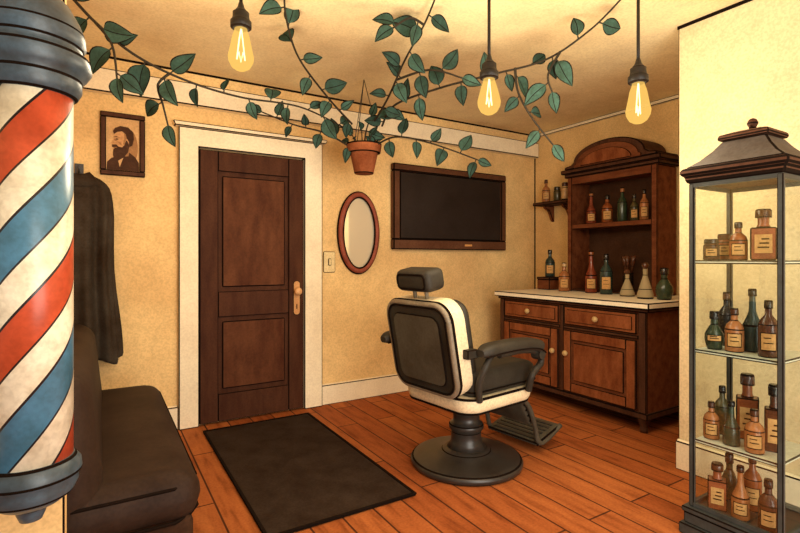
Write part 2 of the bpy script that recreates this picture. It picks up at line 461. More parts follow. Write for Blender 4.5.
# hook and coat
t = thing('coat_hook', 'small dark wall hook holding the grey-brown coat', 'hook', (-.12, YB, 1.82))
bm = bmesh.new(); add_box(bm, -.025, .025, -.012, 0, -.05, .05)
add_tube(bm, spline([(0, -.01, .0), (0, -.05, -.02), (0, -.075, .0), (0, -.08, .03)]), .007, 8)
obj('hook', bm, IRON, t)
t = thing('hanging_coat', 'long dark grey-brown coat hanging on the wall behind the striped pole', 'coat', (-.12, YB - .115, .54))
def loft(bm, rows, mi=0):
    rr = [[bm.verts.new(p) for p in r] for r in rows]; n = len(rr[0])
    for a, b in zip(rr, rr[1:]):
        for k in range(n):
            f = bm.faces.new((a[k], a[(k + 1) % n], b[(k + 1) % n], b[k])); f.smooth = True; f.material_index = mi
    bm.faces.new(rr[0][::-1]); bm.faces.new(rr[-1])
bm = bmesh.new(); rows = []
prof = [(0, .232, .07), (.02, .236, .074), (.1, .230, .075), (.2, .222, .074), (.3, .214, .073), (.45, .204, .072), (.6, .196, .07), (.75, .192, .069), (.85, .19, .068), (.95, .19, .067), (1.05, .189, .065), (1.10, .184, .062), (1.14, .172, .058), (1.17, .152, .053), (1.195, .122, .047), (1.21, .09, .042), (1.22, .06, .035)]
for z, a, b in prof:
    row = []
    for k in range(180):
        th = 2 * PI * k / 180
        amp = .85 * (1 - .5 * z / 1.2) * (1 if z < 1.1 else .5)
        front = 1 if math.sin(th) < .25 else .2
        wob = .5 * math.sin(8 * th + z * .8 + .4 * math.sin(z * 4)) + .34 * math.sin(13 * th - z * 1.2) + .2 * math.sin(5 * th + z * 3)
        f = 1 + amp * front * wob
        zz_ = z + (.022 * math.sin(5 * th + 1) if z < .05 else 0)
        side_w = 1 + .025 * math.sin(z * 8) * (1 if z < 1.0 else 0)
        row.append((a * side_w * math.cos(th) * (1 + .10 * (f - 1)), b * math.sin(th) * f, zz_ + .025))
    rows.append(row)
loft(bm, rows); obj('coat_body', bm, COAT, t)
bm = bmesh.new(); rows = []
for z, a, b in ((1.16, .125, .066), (1.195, .105, .062), (1.22, .08, .055), (1.24, .06, .045), (1.23, .045, .03)):
    rows.append([(a * math.cos(2 * PI * k / 40), b * math.sin(2 * PI * k / 40) - .006, z + .012 + .012 * math.cos(4 * PI * k / 40)) for k in range(40)])
loft(bm, rows); obj('collar', bm, COAT, t)

# ------------------------------------------------------------------ sofa along the left wall
t = thing('bench_sofa', 'brown-black leather sofa along the left wall behind the striped pole', 'sofa', (-.02, 2.6, 0))
bm = bmesh.new(); rbox(bm, -.31, .305, -.74, .74, .002, .335, .03, 3)
obj('base', bm, SOFA2, t, .0, smooth=True)
bm = bmesh.new(); rbox(bm, -.14, .335, -.755, .755, .30, .485, .088, 8)
bmesh.ops.subdivide_edges(bm, edges=[e for e in bm.edges if e.calc_length() > .15], cuts=7, use_grid_fill=True)
for v in bm.verts:
    if v.co.z > .44:
        v.co.z += .018 * (1 - (v.co.y / .76) ** 2) * max(0, 1 - ((v.co.x - .09) / .24) ** 2)
y0, y1, x0, x1 = -.76, .76, -.1, .34
for z, i_ in ((.325, .012), (.44, .018)):
    add_tube(bm, [(x0, y0 + i_, z), (x1 - .10, y0 + i_, z), (x1 - .035 - i_, y0 + .05, z), (x1 - i_, y0 + .11, z), (x1 - i_, y1 - .11, z), (x1 - .035 - i_, y1 - .05, z), (x1 - .10, y1 - i_, z)], .0065, 6, mi=1)
obj('seat_cushion', bm, SOFA, t, smooth=True)
bm = bmesh.new(); TK = Matrix.Translation((-.16, 0, .36)) @ Matrix.Rotation(R(-6), 4, 'Y')
rbox(bm, -.09, .20, -.755, .755, .0, .51, .10, 8, TK)
obj('backrest', bm, SOFA, t, smooth=True)

# ------------------------------------------------------------------ floor mat
t = thing('floor_mat', 'charcoal rectangular mat on the plank floor in front of the door', 'mat', (1.015, 2.91, 0))
bm = bmesh.new(); add_box(bm, -.395, .395, -.78, .78, .001, .012); obj('mat_field', bm, MATM, t, .004)
bm = bmesh.new()
for d in ((-.395, .395, -.78, -.765), (-.395, .395, .765, .78), (-.395, -.38, -.765, .765), (.38, .395, -.765, .765)):
    add_box(bm, d[0], d[1], d[2], d[3], .012, .017)
obj('mat_border', bm, INK, t)

# ------------------------------------------------------------------ barber pole
pc = at_t(31, 258, 1.2)
t = thing('barber_pole', 'red white and blue striped barber pole with blue-grey caps at far left', 'barber pole', (pc.x, pc.y, .60))
def zz(v): return CH + (V0 - v) / F * 1.2 - .60
zb, zt = zz(462), zz(92)
PS = .90
def plathe(bm, prof, n=48): add_lathe(bm, [(p[0] * PS,) + tuple(p[1:]) for p in prof], n)
bm = bmesh.new(); plathe(bm, [(.097, zb), (.097, zt)], 64); obj('striped_cylinder', bm, (STRIPES, INK), t)
bm = bmesh.new()
plathe(bm, [(0, zt - .01), (.1, zt - .01, 1), (.108, zt - .005), (.118, zt + .012), (.118, zt + .03, 1), (.119, zt + .037), (.132, zt + .05), (.142, zt + .065), (.138, zt + .085, 1), (.137, zt + .092),
            (.12, zt + .1), (.12, zt + .112, 1), (.122, zt + .118), (.128, zt + .125), (.126, zt + .15, 1), (.124, zt + .156), (.114, zt + .18), (.09, zt + .22), (.055, zt + .25, 1), (.05, zt + .253), (.03, zt + .27), (.036, zt + .30), (.02, zt + .325), (0, zt + .33)])
obj('top_cap', bm, SLATE, t)
bm = bmesh.new()
plathe(bm, [(0, zb + .01), (.1, zb + .01, 1), (.106, zb + .004), (.116, zb - .008), (.118, zb - .026, 1), (.117, zb - .033), (.108, zb - .042), (.11, zb - .055), (.1, zb - .075, 1), (.096, zb - .081), (.07, zb - .098), (.04, zb - .108, 1), (.036, zb - .112), (.034, zb - .122), (.026, zb - .14), (0, zb - .148)])
obj('bottom_cap', bm, SLATE, t)
for z in (zt + .07, zb - .02):
    bm = bmesh.new(); add_box(bm, -.03, .03, .08, 1.65 - pc.y, z - .03, z + .03); obj('wall_bracket', bm, SLATE, t, .004)

# ------------------------------------------------------------------ barber chair (faces the cabinet)
t = thing('barber_chair', 'vintage black and cream barber chair on a round iron base', 'barber chair', (1.905, 2.33, 0), R(7))
bm = bmesh.new()
add_lathe(bm, [(0, .001), (.325, .001, 1), (.335, .008), (.34, .025), (.332, .04, 1), (.322, .046), (.29, .052), (.2, .07), (.15, .082, 1), (.145, .087), (.12, .1), (0, .1)], 56)
obj('base', bm, IRON, t)
bm = bmesh.new()
add_lathe(bm, [(.12, .098), (.095, .13), (.088, .19, 1), (.092, .197), (.105, .215), (.105, .235, 1), (.1, .242), (.082, .25), (.08, .29), (.1, .33), (.17, .365), (.21, .385), (.21, .40)], 36)
obj('column', bm, IRON, t)
bm = bmesh.new(); rows = []
for z, s in ((.385, .82), (.39, .90), (.402, .96), (.42, .99), (.44, 1.0), (.478, 1.0), (.484, .98)):
    rows.append([(x * s, y * s, z) for x, y in rrect(-.28, .32, -.29, .29, .11, 8)])
loft(bm, rows)
add_tube(bm, [(x * 1.002, y * 1.002, .478) for x, y in rrect(-.28, .32, -.29, .29, .11, 8)], .008, 6, True, 1)
add_tube(bm, [(x * .95, y * .95, .397) for x, y in rrect(-.28, .32, -.29, .29, .11, 8)], .008, 6, True, 1)
obj('seat_tub', bm, CREAM, t)
bm = bmesh.new(); rbox(bm, -.24, .335, -.28, .28, .475, .625, .055, 6)
add_tube(bm, [(x, y, .515) for x, y in rrect(-.242, .337, -.282, .282, .055, 5)], .005, 6, True, 1)
obj('seat_cushion', bm, LEATH, t, smooth=True)
# backrest, leaning back
TB = Matrix.Translation((-.25, 0, .49)) @ Matrix.Rotation(R(-11), 4, 'Y')
def back_slab(name, w, z0, z1, r, x0, x1, mat, ink=.005, parent=t):
    bm = bmesh.new(); add_prism(bm, rrect(-w, w, z0, z1, r, 8), 'x', x0, x1)
    bmesh.ops.transform(bm, matrix=TB, verts=bm.verts)
    return obj(name, bm, mat, parent, ink)
back_slab('back_frame', .272, .0, .54, .11, -.05, .045, CREAM, .006)
bm = bmesh.new()
add_tube(bm, [(-.064, y, z) for y, z in rrect(-.254, .254, .018, .522, .09, 8)], .016, 8, True)
add_tube(bm, [(-.078, y, z) for y, z in rrect(-.241, .241, .03, .51, .08, 8)], .006, 6, True, 1)
add_tube(bm, [(-.052, y, z) for y, z in rrect(-.268, .268, .004, .536, .1, 8)], .006, 6, True, 1)
bmesh.ops.transform(bm, matrix=TB, verts=bm.verts); obj('back_edge', bm, STEEL, t)
back_slab('back_shell', .248, .025, .514, .085, -.074, -.05, LEATH, .005)
back_slab('back_panel', .195, .07, .465, .06, -.086, -.074, LEATH2, .007)
bm = bmesh.new(); tt = bmesh.new(); add_prism(tt, rrect(-.25, .25, .03, .52, .09, 8), 'x', .045, .115)
bmesh.ops.recalc_face_normals(tt, faces=tt.faces[:])
ed = [e for e in tt.edges if e.calc_face_angle(0) > R(60)]
bmesh.ops.bevel(tt, geom=ed, offset=.035, segments=4, profile=.5, affect='EDGES'); merge(bm, tt, TB)
obj('back_cushion', bm, LEATH, t, smooth=True)
# headrest
for y in (-.05, .05):
    bm = bmesh.new(); add_tube(bm, [(-.01, y, .52), (-.01, y, .64)], .012, 10)
    bmesh.ops.transform(bm, matrix=TB, verts=bm.verts); obj('headrest_post', bm, STEEL, t)
bm = bmesh.new(); rbox(bm, -.07, .07, -.14, .14, .585, .71, .035, 5, TB)
tt = bmesh.new(); add_tube(tt, [(-.071, y, z) for y, z in rrect(-.115, .115, .607, .688, .025, 5)], .006, 6, True, 1); merge(bm, tt, TB)
obj('headrest', bm, LEATH, t, smooth=True)
# arms: padded rests joined to the back, each on a curled bracket
def pad(bm, pts, wy, hz):
    P = spline(pts, 7); N = len(P); rows = []
    for i, p in enumerate(P):
        d = (P[min(i + 1, N - 1)] - P[max(i - 1, 0)]).normalized(); up = Vector((-d.z, 0, d.x))
        k = min(1, .55 + 1.2 * min(i, N - 1 - i) / N * 3)
        rows.append([p + Vector((0, yy * k, 0)) + up * (uu * k) for yy, uu in rrect(-wy, wy, -hz, hz, hz * .85, 5)])
    loft(bm, rows)
    add_tube(bm, [p + Vector((0, -wy * .92, -hz * .55)) for p in P[1:-1]], .005, 6, mi=1)
for s in (-1, 1):
    y = s * .34
    bm = bmesh.new(); fx = .0 if s < 0 else .08; rx = -.25 if s < 0 else -.38
    pad(bm, [(rx, y, .742), (rx + .1, y, .755), (.02, y, .758), (.14, y, .752), (.22 + fx, y, .738), (.268 + fx, y, .712)], .05, .035)
    arm = obj('armrest', bm, LEATH, t, smooth=True)
    bm = bmesh.new()
    add_tube(bm, spline([(-.1, y, .718), (.08, y, .722), (.2, y, .708), (.272, y, .676), (.275, y, .625), (.225, y, .592), (.185, y, .555), (.20, s * .31, .47)], 7), .020, 12)
    add_lathe(bm, [(0, -.036), (.030, -.031, 1), (.034, -.026), (.034, .026, 1), (.030, .031), (0, .036)], 18, Matrix.Translation((.252, y, .682)) @ Matrix.Rotation(R(90), 4, 'X'))
    obj('arm_scroll', bm, LEATH, arm, smooth=True)
    bm = bmesh.new()
    add_tube(bm, spline([(-.16, y, .725), (-.215, y, .66), (-.225, s * .31, .57), (-.2, s * .29, .47)], 6), .018, 10)
    obj('rear_support', bm, LEATH, arm, smooth=True)
    box_obj('back_joint', (-.31, -.23, min(s * .255, s * .31), max(s * .255, s * .31), .71, .76), LEATH, arm, .004)
# leg rest and foot plate
bm = bmesh.new(); TL = Matrix.Translation((.29, 0, .44)) @ Matrix.Rotation(R(62), 4, 'Y')
rbox(bm, 0, .28, -.18, .18, -.03, .02, .02, 3, TL)
for k in range(6):
    tt = bmesh.new(); add_tube(tt, [(.035 + k * .042, -.175, .022), (.035 + k * .042, .175, .022)], .005, 6, mi=1); merge(bm, tt, TL)
    tt = bmesh.new(); add_tube(tt, [(.035 + k * .042, -.181, -.022), (.035 + k * .042, -.181, .016)], .005, 6, mi=1); merge(bm, tt, TL)
obj('calf_pad', bm, LEATH2, t, smooth=True)
for s in (-1, 1):
    bm = bmesh.new(); add_tube(bm, spline([(.22, s * .2, .41), (.34, s * .2, .33), (.41, s * .2, .19), (.45, s * .2, .075), (.54, s * .2, .07), (.69, s * .2, .13)], 6), .016, 10)
    obj('footrest_rail', bm, LEATH2, t)
bm = bmesh.new(); TF = Matrix.Translation((.43, 0, .058)) @ Matrix.Rotation(R(-15), 4, 'Y')
tt = bmesh.new(); add_box(tt, 0, .27, -.21, .21, -.012, .014); merge(bm, tt, TF)
fp = obj('foot_plate', bm, LEATH2, t, .007)
bm = bmesh.new()
for k in range(6):
    tt = bmesh.new(); add_box(tt, .03 + k * .037, .045 + k * .037, -.17, .17, .014, .02); merge(bm, tt, TF)
obj('foot_plate_ribs', bm, IRON, fp)

# ------------------------------------------------------------------ sideboard with worktop
sb = thing('sideboard', 'chestnut sideboard with cream worktop, two drawers and two doors against right wall', 'cabinet', (3.28, 2.75, 0))
YA, YZ = -.73, .73
box_obj('body', (0, .86, YA, YZ, .12, .885), WOODC, sb, .007)
bm = bmesh.new(); add_box(bm, -.06, .87, YA - .05, YZ + .04, .885, .93); obj('worktop', bm, STONE, sb, .006)
bm = bmesh.new(); add_box(bm, -.03, .865, YA - .03, YZ + .02, .86, .885); obj('top_moulding', bm, WOODD, sb, .005)
bm = bmesh.new(); add_box(bm, -.02, .86, YA - .015, YZ + .015, .10, .145); obj('base_moulding', bm, WOODD, sb, .005)
for x in (.03, .8):
    for y in (YA + .04, YZ - .04):
        bm = bmesh.new(); add_lathe(bm, [(.028, .001), (.03, .02), (.022, .035), (.042, .09), (.045, .102)], 16, Matrix.Translation((x, y, 0))); obj('foot', bm, WOODD, sb)
bm = bmesh.new()
for y in (YA + .025, YZ - .025):
    add_box(bm, -.018, 0, y - .03, y + .03, .145, .86)
add_box(bm, -.018, 0, -.02, .02, .145, .86)
add_box(bm, -.018, 0, YA + .055, -.02, .665, .69); add_box(bm, -.018, 0, .02, YZ - .055, .665, .69)
obj('face_frame', bm, WOODD, sb, .004)
def knob_mesh():
    bm = bmesh.new(); add_lathe(bm, [(.009, 0), (.009, .012), (.019, .016, 1), (.022, .02), (.023, .03), (.016, .041), (0, .044)], 18, ROT_NX); return bm
for s in (-1, 1):
    y0, y1 = (.03, YZ - .065) if s > 0 else (YA + .065, -.03)
    d = box_obj('drawer', (-.024, 0, y0, y1, .70, .85), WOODP, sb, .006)
    box_obj('drawer_field', (-.032, -.024, y0 + .03, y1 - .03, .725, .825), WOODP, d, .005)
    k = obj('knob', knob_mesh(), KNOB, d); k.location = (-.032, (y0 + y1) / 2, .775)
    dd = box_obj('cabinet_door', (-.02, 0, y0, y1, .16, .655), WOODC, sb, .006)
    bm = bmesh.new()
    for q in ((y0, y0 + .075, .16, .655), (y1 - .075, y1, .16, .655), (y0 + .075, y1 - .075, .16, .235), (y0 + .075, y1 - .075, .58, .655)):
        add_box(bm, -.034, -.02, q[0], q[1], q[2], q[3])
    obj('door_rails', bm, WOODP, dd, .004)
    box_obj('door_field', (-.032, -.02, y0 + .095, y1 - .095, .255, .56), WOODP, dd, .009)
    k = obj('knob', knob_mesh(), KNOB, dd); k.location = (-.034, y0 + .037 if s > 0 else y1 - .037, .47)

# ------------------------------------------------------------------ hutch on the worktop
HX, HY0, HY1, HZ = 3.85, 2.28, 3.16, .931
hu = thing('hutch', 'dark wooden open hutch with arched crown standing on the sideboard', 'shelf unit', (HX, (HY0 + HY1) / 2, HZ))
hw, hd, hh = .44, .28, 1.08
for s in (-1, 1):
    bm = bmesh.new(); add_box(bm, 0, hd, s * hw - (.035 if s > 0 else 0), s * hw + (0 if s > 0 else .035), 0, hh); obj('side_panel', bm, WOODC, hu, .006)
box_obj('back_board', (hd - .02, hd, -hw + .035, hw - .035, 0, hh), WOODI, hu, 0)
box_obj('shelf', (.01, hd - .02, -hw + .035, hw - .035, .60, .63), WOODC, hu, .004)
box_obj('shelf', (.01, hd - .02, -hw + .035, hw - .035, 0, .02), WOODD, hu, .003)
box_obj('top_board', (0, hd - .02, -hw + .035, hw - .035, hh - .05, hh), WOODC, hu, .004)
bm = bmesh.new()
add_box(bm, -.03, hd, -hw - .03, hw + .03, hh, hh + .035); add_box(bm, -.055, hd, -hw - .055, hw + .055, hh + .035, hh + .075)
obj('cornice', bm, WOODD, hu, .006)
def arch(w, h0, hgt, flare):
    pts = [(-w - flare, hh + .075), (-w - flare, hh + .10), (-w - flare * .3, hh + .112)]
    pts += [(-w * math.cos(PI * k / 28), hh + h0 + hgt * math.sin(PI * k / 28) ** .85) for k in range(1, 28)]
    return pts + [(w + flare * .3, hh + .112), (w + flare, hh + .10), (w + flare, hh + .075)]
bm = bmesh.new(); add_prism(bm, arch(.36, .105, .185, .1), 'x', -.045, hd); obj('arched_crown', bm, WOODD, hu, .007, angle=45)
bm = bmesh.new(); add_prism(bm, arch(.315, .085, .165, .02), 'x', -.062, -.045); obj('crown_moulding', bm, WOODC, hu, .007, angle=45)
bm = bmesh.new()
arc = [(.255 * -math.cos(PI * k / 24), hh + .085 + .12 * math.sin(PI * k / 24)) for k in range(25)]
add_prism(bm, arc, 'x', -.072, -.062); obj('crown_field', bm, WOODP, hu, .007, angle=45)
bm = bmesh.new()
for s in (-1, 1):
    add_box(bm, -.015, 0, s * (hw - .02) - .024, s * (hw - .02) + .024, 0, hh)
add_box(bm, -.012, 0, -hw + .045, hw - .045, hh - .07, hh); add_box(bm, -.008, .0, -hw + .045, hw - .045, .59, .635)
obj('face_frame', bm, WOODC, hu, .005)

# ------------------------------------------------------------------ corner wall shelf
ws = thing('wall_shelf', 'small dark bracket shelf on the wall between corner and hutch', 'shelf', (XR, 3.5, 1.80))
box_obj('board', (-.2, 0, -.23, .23, 0, .035), WOODD, ws, .006)
for y in (-.12, .12):
    bm = bmesh.new(); add_prism(bm, [(0, 0), (-.15, 0), (-.13, -.03), (-.08, -.05), (-.05, -.1), (-.03, -.15), (0, -.17)], 'y', y - .02, y + .02); obj('bracket', bm, WOODC, ws, .005)

# ------------------------------------------------------------------ bottles
BC = {'brown': (84, 49, 31), 'amber': (142, 78, 40), 'tan': (170, 112, 68), 'rust': (132, 62, 40), 'teal': (46, 66, 63), 'green': (50, 66, 48), 'dark': (40, 34, 30), 'olive': (78, 72, 44), 'rose': (150, 86, 56), 'cream': (206, 174, 124)}
def bmat(c): return CLEARG if c == 'clear' else M('glass_' + c, BC[c], .3, 16, rough=.25, spec=.5)
def bottle(label, x, y, z, h, r, style, col, cap='dark', paper=True, group=None, name='bottle', cat='bottle'):
    t = thing(name, label, cat, (x, y, z), math.atan2(y, x), group)
    bm = bmesh.new(); m = bmat(col); nk = 20
    if style == 'round':
        P = [(.94, 0, 1), (1, .025), (1, .5, 1), (.98, .53), (.85, .62), (.42, .71, 1), (.36, .73), (.34, .85)]; c0, cr_ = .84, .44
    elif style == 'tall':
        P = [(.94, 0, 1), (1, .02), (1, .56, 1), (.97, .58), (.75, .66), (.36, .74), (.32, .86)]; c0, cr_ = .85, .42
    elif style == 'slim':
        P = [(.94, 0, 1), (1, .02), (.98, .40, 1), (.93, .43), (.6, .54), (.36, .64), (.30, .9)]; c0, cr_ = .88, .42
    elif style == 'jar':
        P = [(.92, 0, 1), (1, .035), (1, .66, 1), (.96, .7), (.8, .77), (.8, .8)]; c0, cr_ = .78, .88
    elif style == 'flask':
        P = [(.92, 0, 1), (1, .04), (.98, .12), (.80, .25, 1), (.78, .27), (.34, .58), (.28, .64, 1), (.27, .66), (.27, .82)]; c0, cr_ = .82, .36
    elif style == 'pot':
        P = [(.7, 0, 1), (.8, .03), (1, .25), (.98, .4), (.6, .58), (.4, .64, 1), (.38, .67), (.38, .8)]; c0, cr_ = .79, .5
    if style == 'square':
        t0 = bmesh.new(); add_box(t0, -r * .85, r * .85, -r * .95, r * .95, 0, h * .64)
        bmesh.ops.bevel(t0, geom=t0.edges[:], offset=r * .12, segments=1, profile=.5, affect='EDGES', clamp_overlap=True, material=1)
        merge(bm, t0)
        add_lathe(bm, [(.5 * r, h * .63, 1), (.5 * r, h * .66), (.42 * r, h * .7), (.42 * r, h * .85)], nk); c0, cr_ = .83, .6
    else:
        add_lathe(bm, [(p[0] * r, p[1] * h) + tuple(p[2:]) for p in P], nk)
    obj('body', bm, m, t, smooth=True)
    bm = bmesh.new()
    if style == 'flask':
        add_lathe(bm, [(.2 * r, c0 * h), (.42 * r, (c0 + .05) * h), (.46 * r, .92 * h), (.3 * r, .99 * h), (0, h)], nk)
    else:
        add_lathe(bm, [(cr_ * r, c0 * h, 1), (cr_ * r * 1.02, (c0 + .025) * h), (cr_ * r, .97 * h, 1), (cr_ * r * .85, h)], nk)
    obj('cap', bm, bmat(cap), t, smooth=True)
    if paper:
        bm = bmesh.new()
        if style == 'square':
            add_box(bm, -r * .85 - .003, -r * .85 + .002, -r * .62, r * .62, h * .14, h * .5)
            for k in range(3): add_box(bm, -r * .85 - .005, -r * .85 - .002, -r * .4, r * .4 - k * .006, h * (.24 + .08 * k), h * (.255 + .08 * k) + .002, 1)
        else:
            z0, z1 = {'jar': (.16, .58), 'pot': (.22, .4), 'flask': (.06, .2), 'slim': (.1, .34)}.get(style, (.12, .44))
            def band(a0, a1, za, zb_, rr, mi):
                n = 8; A = []; B = []
                for k in range(n + 1):
                    a = PI + a0 + (a1 - a0) * k / n
                    A.append(bm.verts.new((rr * math.cos(a), rr * math.sin(a), za))); B.append(bm.verts.new((rr * math.cos(a), rr * math.sin(a), zb_)))
                for k in range(n):
                    f = bm.faces.new((A[k], A[k + 1], B[k + 1], B[k])); f.material_index = mi; f.smooth = True
            band(-.8, .8, z0 * h, z1 * h, r * 1.02, 1)
            band(-.7, .7, z0 * h + .004, z1 * h - .004, r * 1.03, 0)
            for k in range(2):
                zc = h * (z0 + (z1 - z0) * (.4 + .28 * k)); band(-.45, .45 - .2 * k, zc, zc + .004, r * 1.045, 1)
        obj('paper_label', bm, LABEL, t)
    return t

# corner shelf
g = 'bottles on the corner wall shelf'
for u, x, h, r, st, c, lab in ((546, 4.04, .24, .042, 'round', 'tan', 'tallest tan bottle on the small corner wall shelf'),
                               (557, 4.06, .15, .036, 'jar', 'olive', 'olive jar in the middle of the small corner wall shelf'),
                               (565, 4.0, .17, .036, 'jar', 'cream', 'cream jar at the hutch end of the small corner wall shelf')):
    p = at_x(u, 200, x); bottle(lab, p.x, p.y, 1.836, h, r, st, c, 'brown' if c != 'olive' else 'dark', c == 'tan', g)
# hutch upper shelf
g = 'bottles on the upper hutch shelf'
for u, h, r, st, c, lab in ((591, .30, .044, 'slim', 'rust', 'rust red bottle first from left on upper hutch shelf'),
                            (607, .26, .048, 'round', 'amber', 'amber bottle second from left on upper hutch shelf'),
                            (622, .31, .042, 'tall', 'green', 'green tall bottle in the middle of upper hutch shelf'),
                            (634, .24, .036, 'round', 'olive', 'olive bottle fourth from left on upper hutch shelf'),
                            (644, .27, .036, 'tall', 'tan', 'tan bottle at the right end of upper hutch shelf')):
    p = at_x(u, 220, 3.96); bottle(lab, p.x, p.y, HZ + .631, h, r, st, c, 'tan' if c in ('rust', 'green') else 'dark', c != 'green', g)
# worktop row
g = 'bottles along the worktop'
for u, x, z, h, r, st, c, cp, lab in (
        (564, 3.74, .931, .27, .05, 'round', 'tan', 'cream', 'tan bottle on the worktop in front of the small box'),
        (591, 3.78, .931, .38, .052, 'slim', 'rust', 'amber', 'tall rust red bottle on the worktop before the hutch'),
        (606, 3.75, .931, .35, .052, 'tall', 'teal', 'dark', 'tall teal bottle on the worktop before the hutch'),
        (627, 3.70, .931, .22, .058, 'flask', 'clear', 'brown', 'short clear conical flask on the worktop right of the teal bottle'),
        (645, 3.60, .931, .28, .06, 'flask', 'clear', 'brown', 'taller clear conical flask on the worktop near its right end'),
        (664, 3.62, .931, .24, .06, 'pot', 'green', 'dark', 'squat green bottle last at the right end of the worktop')):
    p = at_x(u, 290, x); bottle(lab, p.x, p.y, z, h, r, st, c, cp, c in ('tan', 'rust', 'teal') and st != 'flask', g)
t = thing('wooden_box', 'small brown box on the far left corner of the worktop', 'box', (3.86, 3.40, .931))
box_obj('box_body', (-.1, .1, -.08, .08, 0, .10), WOODC, t, .005); box_obj('lid', (-.105, .105, -.085, .085, .10, .125), WOODD, t, .005)
bottle('dark green bottle standing on the small brown box', 3.86, 3.40, .931 + .126, .27, .048, 'round', 'teal', 'dark', True)
# shaving brushes in a cup at the back of the worktop
p = at_x(628, 290, 3.95)
t = thing('brush_cup', 'dark cup of shaving brushes inside the lower hutch bay', 'cup', (p.x, p.y, HZ + .021))
bm = bmesh.new(); add_lathe(bm, [(.035, 0, 1), (.04, .01), (.043, .15, 1), (.046, .155), (.046, .165)], 20); obj('cup', bm, bmat('dark'), t)
for dx, dy, a in ((0, .018, .14), (.01, -.02, -.16), (-.012, -.002, .02)):
    bm = bmesh.new(); mt = Matrix.Translation((dx, dy, .14)) @ Matrix.Rotation(-a, 4, 'X')
    add_lathe(bm, [(.008, 0), (.01, .08, 1), (.012, .085), (.022, .12), (.02, .17), (0, .18)], 14, mt); obj('brush', bm, bmat('brown'), t)

# ------------------------------------------------------------------ glass display case
dc = thing('display_case', 'tall glass display case with dark pagoda roof at the right', 'display case', (2.45, 1.02, 0))
a = .18
bm = bmesh.new(); add_box(bm, -a - .03, a + .03, -a - .03, a + .03, .001, .05); add_box(bm, -a - .015, a + .015, -a - .015, a + .015, .05, .10); add_box(bm, -a - .022, a + .022, -a - .022, a + .022, .10, .125)
obj('plinth', bm, CASEF, dc, .004)
for sx in (-1, 1):
    for sy in (-1, 1):
        bm = bmesh.new(); x, y = sx * (a - .011), sy * (a - .011)
        add_box(bm, x - .011, x + .011, y - .011, y + .011, .125, 1.58); obj('post', bm, CASEF, dc, .003)
for z in (.128, 1.562):
    bm = bmesh.new(); e = a - .018
    o4 = [(-a + .002, -a + .002), (a - .002, -a + .002), (a - .002, a - .002), (-a + .002, a - .002)]; i4 = [(-e, -e), (e, -e), (e, e), (-e, e)]
    V = [[bm.verts.new((x, y, zz_)) for x, y in q] for zz_ in (z, z + .018) for q in (o4, i4)]
    for k in range(4):
        j = (k + 1) % 4
        bm.faces.new((V[0][k], V[0][j], V[2][j], V[2][k])); bm.faces.new((V[1][k], V[3][k], V[3][j], V[1][j]))
        bm.faces.new((V[2][k], V[2][j], V[3][j], V[3][k])); bm.faces.new((V[0][k], V[1][k], V[1][j], V[0][j]))
    obj('rail', bm, CASEF, dc)
for s in (-1, 1):
    bm = bmesh.new(); add_box(bm, s * (a - .008) - .002, s * (a - .008) + .002, -a + .022, a - .022, .146, 1.562); obj('glass_panel', bm, GLASS, dc)
    bm = bmesh.new(); add_box(bm, -a + .022, a - .022, s * (a - .008) - .002, s * (a - .008) + .002, .146, 1.562); obj('glass_panel', bm, GLASS, dc)
SH = [1.235, .835, .43, .135]
for z in SH[:3]:
    bm = bmesh.new(); add_box(bm, -a + .014, a - .014, -a + .014, a - .014, z - .016, z)
    obj('shelf', bm, SHELFG, dc, .004)
def sq(s, z): return [(-s, -s, z), (s, -s, z), (s, s, z), (-s, s, z)]
def sqloft(bm, prof):
    tt = bmesh.new(); loft(tt, [sq(s, z) for s, z in prof])
    for f in tt.faces: f.smooth = False
    merge(bm, tt)
bm = bmesh.new(); sqloft(bm, ((a + .003, 1.58), (a + .012, 1.59), (a + .012, 1.61), (a + .028, 1.618), (a + .028, 1.642), (a + .015, 1.65)))
obj('eave', bm, WOODD, dc, .005, 20)
bm = bmesh.new(); sqloft(bm, ((a + .012, 1.65), (.15, 1.683), (.112, 1.725), (.085, 1.765)))
obj('roof', bm, ROOFM, dc, .005, 25)
bm = bmesh.new(); sqloft(bm, ((.095, 1.765), (.1, 1.775), (.095, 1.79), (.05, 1.805)))
add_lathe(bm, [(.018, 1.802), (.012, 1.818, 1), (.014, 1.821), (.022, 1.838), (.014, 1.856), (0, 1.862)], 16)
obj('finial', bm, WOODD, dc, .004, 30)
g = ['bottles on the top shelf of the display case', 'bottles on the second shelf of the display case', 'bottles on the third shelf of the display case', 'bottles on the bottom of the display case']
